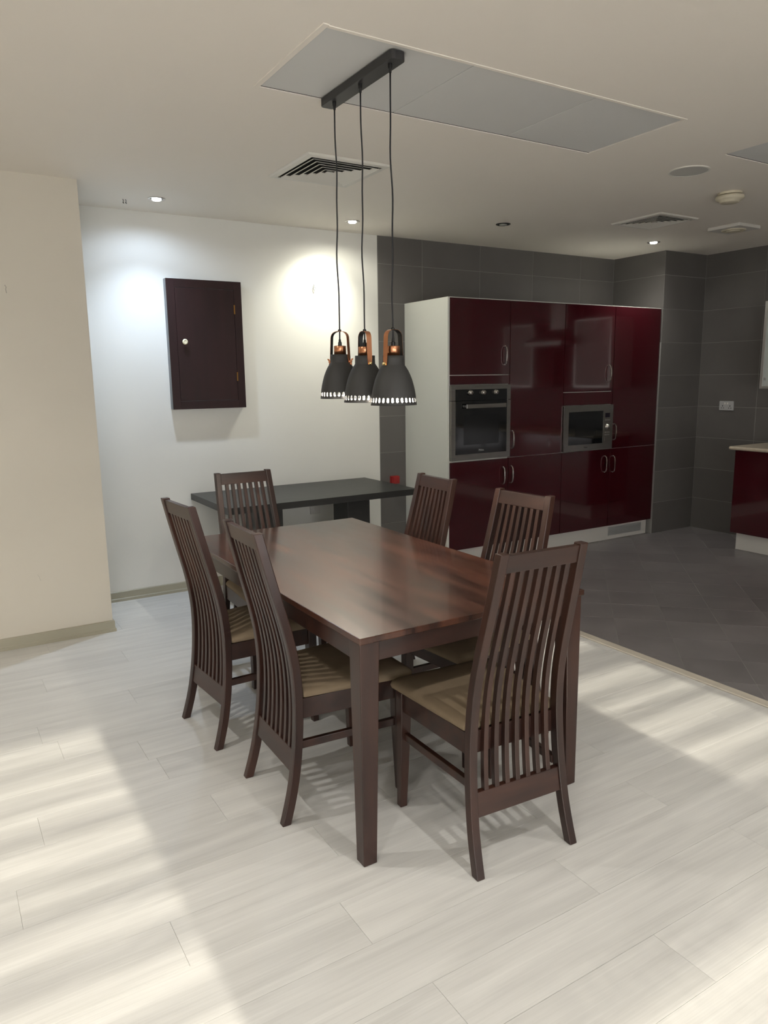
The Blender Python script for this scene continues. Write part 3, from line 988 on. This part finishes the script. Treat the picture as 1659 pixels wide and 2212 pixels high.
sd = thing('smoke_detector', 'round ivory smoke detector on the ceiling near the right edge', 'detector', (4.39, 3.02, HC))
bm = NB(); lathe(bm, [(.070, 0), (.070, -.012), (.062, -.014), (.001, -.014)], 36); obj('base', bm, 'ivory', sd)
bm = NB(); lathe(bm, [(.066, -.016), (.082, -.020), (.084, -.034), (.076, -.044), (.060, -.048), (.058, -.056), (.050, -.060), (.001, -.061)], 40)
obj('head', bm, 'ivory', sd, smooth=True)
bm = NB(); lathe(bm, [(.050, -.013), (.050, -.017)], 24); obj('collar', bm, 'ivory', sd)

sp = thing('ceiling_speaker', 'flat round grey speaker grille flush with the ceiling', 'speaker', (3.720, 2.820, HC))
bm = NB(); lathe(bm, [(.110, 0), (.110, -.004), (.106, -.006), (.100, -.006), (.100, 0)], 48, cap=False); obj('rim', bm, 'vent', sp)
bm = NB(); lathe(bm, [(.100, -.001), (.100, -.0045), (.001, -.005)], 48); obj('grille', bm, 'speaker', sp)

def downlight(x, y, label, lampmat, power=0, spill=0, color=(1, 1, 1), aim=(0, 0, -1), angle=70, blend=.6, grp=None, r=.054, size=.02):
    t = thing('recessed_downlight', label, 'downlight', (x, y, HC), group=grp)
    bm = NB()
    lathe(bm, [(r, 0), (r, -.003), (r - .004, -.005), (r - .014, -.004), (r - .016, -.001), (r - .016, 0)], 36, cap=False)
    obj('trim_ring', bm, 'chrome' if lampmat != 'lamp_off' else 'blackmetal', t)
    bm = NB()
    lathe(bm, [(r - .016, -.0005), (r - .017, -.0015), (.030, -.0018), (.001, -.0018)], 32)
    obj('reflector', bm, 'blackmetal', t)
    bm = NB()
    lathe(bm, [(.029, -.002), (.029, -.007), (.024, -.011), (.010, -.013), (.001, -.0135)], 24)
    lo = obj('lamp', bm, lampmat, t, smooth=True)
    if power:
        l = add_light('SPOT', 'lamp_light', (x, y, HC - .02), power, color, aim=aim, spot_size=math.radians(angle), spot_blend=blend, shadow_soft_size=size)
        if spill:   # the wide part of the reflector's beam
            add_light('SPOT', 'lamp_spill', (x, y, HC - .02), spill, color, spot_size=math.radians(165), spot_blend=.5, shadow_soft_size=size)
    return t
G = 'recessed ceiling downlights'
downlight(1.339, 4.826, 'lit cool-white recessed downlight above the left of the wall cabinet', 'lamp_cool', SPOT_COOL, 11, (0.66, 0.80, 1.0), aim=(-.03, .04, -1), angle=104, blend=1.0, grp=G)
downlight(2.727, 4.849, 'lit warm recessed downlight tilted at the white wall, behind the pendant cables', 'lamp_warm', SPOT_WARM, 13, (1.0, 0.98, 0.84), aim=(-.17, .33, -.78), angle=90, blend=1.0, grp=G)
downlight(3.756, 4.418, 'unlit dark recessed downlight above the oven cabinet', 'lamp_off', grp=G)
downlight(5.393, 4.398, 'lit recessed downlight above the rightmost tall red cabinet', 'lamp_warm', SPOT_KITCHEN, 8, (1.0, 0.97, 0.90), aim=(.05, .22, -1), angle=110, blend=.9, grp=G)
for x, y, where in ((-.15, 2.55, 'over the floor left of the dining table'), (-.25, .55, 'over the viewpoint, to its left'), (1.36, .55, 'behind the nearest chair'),
                    (2.95, .45, 'near the wooden threshold'), (1.34, -1.2, 'in front of the low rear window'), (-1.4, 1.2, 'nearest the far left wall')):
    downlight(x, y, 'lit living-area downlight ' + where, 'lamp_warm', SPOT_LIVING, 0, (1.0, 0.965, 0.91), angle=150, blend=1.0, grp='living area downlights out of view')

# ------------------------------------------------------------------ pendant lamps
PXX = 1.495
cn = thing('pendant_canopy', 'long black ceiling bar carrying three pendant cables', 'lamp canopy', (PXX + .008, 2.595, HC))
obj('bar', rbox(NB(), -.031, .031, -.270, .270, -.030, -.0005, .018, seg=6), 'canopy', cn, bevel=.002)
lamps = [  # y, rim z, angle of the near bail pivot to the sight line, label
    (2.784, 1.4265, 61, 'charcoal bell pendant lamp at the left, hanging farthest from the viewer'),
    (2.578, 1.4150, 26, 'charcoal bell pendant lamp in the middle of the three'),
    (2.369, 1.4085, -44, 'charcoal bell pendant lamp at the right, nearest and largest of the three'),
]
for y, *_ in lamps:
    bm = NB()
    lathe(bm, [(.0075, -.030), (.0075, -.046), (.0055, -.048), (.0045, -.060)], 16, c=(PXX - cn.location.x, y - cn.location.y))
    obj('cord_grip', bm, 'blackmetal', cn, smooth=False)

def shade_mesh():
    """enamel bell with a ring of slots just above the rim: outer skin, inner skin and slot walls"""
    bm = NB()
    prof = [(.0395, .181), (.0395, .168), (.0400, .150), (.0425, .146), (.048, .138), (.0555, .126), (.0625, .111), (.0690, .094), (.0745, .075), (.0790, .056), (.0820, .040)]
    NS = 30
    per = 8
    n = NS * per
    def ringv(r, z):
        return [bm.verts.new((r * math.cos(2 * math.pi * (i - .5) / n), r * math.sin(2 * math.pi * (i - .5) / n), z)) for i in range(n)]
    def skin(off, mi):
        rings = [ringv(r - off, z) for r, z in prof]
        for a, b in zip(rings, rings[1:]):
            for i in range(n):
                j = (i + 1) % n
                bm.faces.new((a[i], a[j], b[j], b[i])).material_index = mi
        # slotted band: z from .040 down to .010 on a column grid
        zs = [.040, .0275, .0255, .0235, .0150, .0125, .0105, .004, 0.0]
        rs = [.0820 + (.0865 - .0820) * (1 - (z / .040)) for z in zs]
        B = [rings[-1]] + [ringv(r - off, z) for r, z in zip(rs[1:], zs[1:])]
        open_ = {(1, c) for c in (3, 4)} | {(2, c) for c in (2, 3, 4, 5)} | {(3, c) for c in (2, 3, 4, 5)} | {(4, c) for c in (2, 3, 4, 5)} | {(5, c) for c in (3, 4)}
        for q in range(len(B) - 1):
            for i in range(n):
                j = (i + 1) % n
                if (q, i % per) in open_: continue
                bm.faces.new((B[q][i], B[q][j], B[q + 1][j], B[q + 1][i])).material_index = mi
        return rings, B, open_
    r1, b1, op = skin(0, 0)
    r2, b2, _ = skin(.0016, 1)
    for i in range(n):
        j = (i + 1) % n
        bm.faces.new((b1[-1][i], b1[-1][j], b2[-1][j], b2[-1][i])).material_index = 0
    # slot walls
    for q in range(len(b1) - 1):
        for i in range(n):
            c = i % per
            if (q, c) not in op: continue
            j = (i + 1) % n
            if (q - 1, c) not in op: bm.faces.new((b1[q][i], b1[q][j], b2[q][j], b2[q][i])).material_index = 0
            if (q + 1, c) not in op: bm.faces.new((b1[q + 1][i], b1[q + 1][j], b2[q + 1][j], b2[q + 1][i])).material_index = 0
            if (q, c - 1) not in op: bm.faces.new((b1[q][i], b1[q + 1][i], b2[q + 1][i], b2[q][i])).material_index = 0
            if (q, c + 1) not in op: bm.faces.new((b1[q][j], b1[q + 1][j], b2[q + 1][j], b2[q][j])).material_index = 0
    # closed top
    bm.faces.new(r1[0]).material_index = 0
    bm.faces.new(list(reversed(r2[1]))).material_index = 1
    bmesh.ops.recalc_face_normals(bm, faces=bm.faces)
    return bm

def bail_mesh():
    """copper strap from pivot to pivot over the cap; outer face copper, inner face black. Pivot axis along local X"""
    bm = NB()
    pts = []
    R = .0375
    for k in range(5):
        pts.append((.0430 - .0015 * k / 4 * 0 - (.0430 - R) * (k / 4), .146 + (.242 - .146) * k / 4))
    for k in range(1, 16):
        a = math.pi * k / 16
        ca, sa = math.cos(a), math.sin(a)
        pts.append((R * math.copysign(abs(ca) ** .8, ca), .242 + .0325 * sa ** .8))
    for k in range(5):
        pts.append((-(R + (.0430 - R) * (k / 4)), .242 - (.242 - .146) * k / 4))
    W = .0105
    th = .0013
    outer, inner = [], []
    for i, (x, z) in enumerate(pts):
        p, q = pts[max(i - 1, 0)], pts[min(i + 1, len(pts) - 1)]
        tx, tz = q[0] - p[0], q[1] - p[1]
        L_ = math.hypot(tx, tz)
        nx, nz = tz / L_, -tx / L_
        w_ = W * (.75 if i in (0, len(pts) - 1) else 1)
        outer.append([bm.verts.new((x + nx * th, s * w_, z + nz * th)) for s in (-1, 1)])
        inner.append([bm.verts.new((x, s * w_, z)) for s in (-1, 1)])
    for i in range(len(pts) - 1):
        a, b, c, d_ = outer[i], outer[i + 1], inner[i], inner[i + 1]
        bm.faces.new((a[0], a[1], b[1], b[0])).material_index = 0
        bm.faces.new((c[0], d_[0], d_[1], c[1])).material_index = 1
        bm.faces.new((a[0], b[0], d_[0], c[0])).material_index = 0
        bm.faces.new((a[1], c[1], d_[1], b[1])).material_index = 0
    for i in (0, len(pts) - 1):
        bm.faces.new((outer[i][0], inner[i][0], inner[i][1], outer[i][1])).material_index = 0
    return bm

def pivot(parent, s, wing, m):
    bm = NB()
    lathe(bm, [(.0065, 0), (.0065, .003), (.0048, .0045), (.0052, .007), (.0045, .010), (.0010, .0115)], 16)
    if wing:
        for q in (-1, 1):
            loft(bm, [[(-.0012, q * .003, .003), (.0012, q * .003, .003), (.0012, q * .003, .009), (-.0012, q * .003, .009)],
                      [(-.0012, q * .011, .005), (.0012, q * .011, .005), (.0012, q * .011, .014), (-.0012, q * .011, .014)],
                      [(-.0012, q * .014, .008), (.0012, q * .014, .008), (.0012, q * .014, .014), (-.0012, q * .014, .014)]])
        bmesh.ops.rotate(bm, verts=bm.verts, cent=(0, 0, 0), matrix=Matrix.Rotation(math.radians(65), 3, 'Z'))
    bmesh.ops.recalc_face_normals(bm, faces=bm.faces)
    bmesh.ops.rotate(bm, verts=bm.verts, cent=(0, 0, 0), matrix=Matrix.Rotation(math.radians(90 * s), 3, 'Y'))
    bmesh.ops.translate(bm, verts=bm.verts, vec=(s * .0443, 0, .151))
    return obj('wing_nut' if wing else 'screw', bm, m, parent, smooth=False)

for li, (y, zr, ang, lab) in enumerate(lamps):
    v = Vector((PXX, y)).normalized()
    r_ = Vector((v.y, -v.x))
    th = math.radians(ang)
    dirn = -v * math.cos(th) + r_ * math.sin(th)
    rz = math.atan2(dirn.y, dirn.x)
    t = thing('pendant_lamp', lab, 'pendant lamp', (PXX, y, zr), rz, group='three bell pendant lamps over the table')
    sh = obj('shade', shade_mesh(), ['shade', 'shade_in'], t)
    for p in sh.data.polygons: p.use_smooth = abs(p.normal.z) < .95
    bm = NB(); lathe(bm, [(.0250, .1815), (.0250, .2140), (.0235, .2160), (.0080, .2160)], 32)
    cap = obj('cap', bm, 'copper', t, smooth=True)
    for p in cap.data.polygons: p.use_smooth = abs(p.normal.z) < .7
    bm = NB(); lathe(bm, [(.0075, .2165), (.0075, .2300), (.0055, .2320), (.0045, .2430)], 16); obj('cord_grip', bm, 'blackmetal', t)
    bl = obj('bail', bail_mesh(), ['copper', 'blackmetal'], t)
    pivot(bl, 1, li == 0, 'copper' if li == 0 else 'brass')
    pivot(bl, -1, True, 'copper' if li == 0 else 'blackmetal')
    bm = NB(); lathe(bm, [(.0070, .2735), (.0070, .2800), (.0045, .2830)], 14); obj('grommet', bm, 'blackmetal', t)
    # cable with slight kinks
    z0, z1 = .243, HC - .060 - zr
    rnd = random.Random(li + 3)
    pts = []
    n = 26
    ph = rnd.uniform(0, 6)
    for k in range(n + 1):
        u = k / n
        env = math.sin(math.pi * u)
        wv = (.0035 * math.sin(9 * u + ph) + .0018 * math.sin(23 * u + 2 * ph)) * env
        # sideways in view
        wx = r_.x * wv; wy = r_.y * wv
        cr, sr = math.cos(-rz), math.sin(-rz)
        pts.append((wx * cr - wy * sr, wx * sr + wy * cr, z0 + (z1 - z0) * u))
    obj('cable', tube(NB(), pts, .0030, 8), 'cable', t, smooth=True)
    # bulb and holder
    bm = NB(); lathe(bm, [(.016, .1780), (.016, .140), (.013, .136)], 20); obj('lamp_holder', bm, 'blackmetal', t)
    bm = NB(); lathe(bm, [(.013, .136), (.014, .122), (.021, .104), (.0275, .084), (.029, .070), (.026, .056), (.018, .047), (.008, .0435), (.001, .043)], 24)
    obj('bulb', bm, 'bulb', t, smooth=True)
    add_light('POINT', 'pendant_light', (PXX, y, zr + .030), PENDANT, (1.0, 0.89, 0.74), shadow_soft_size=.012)
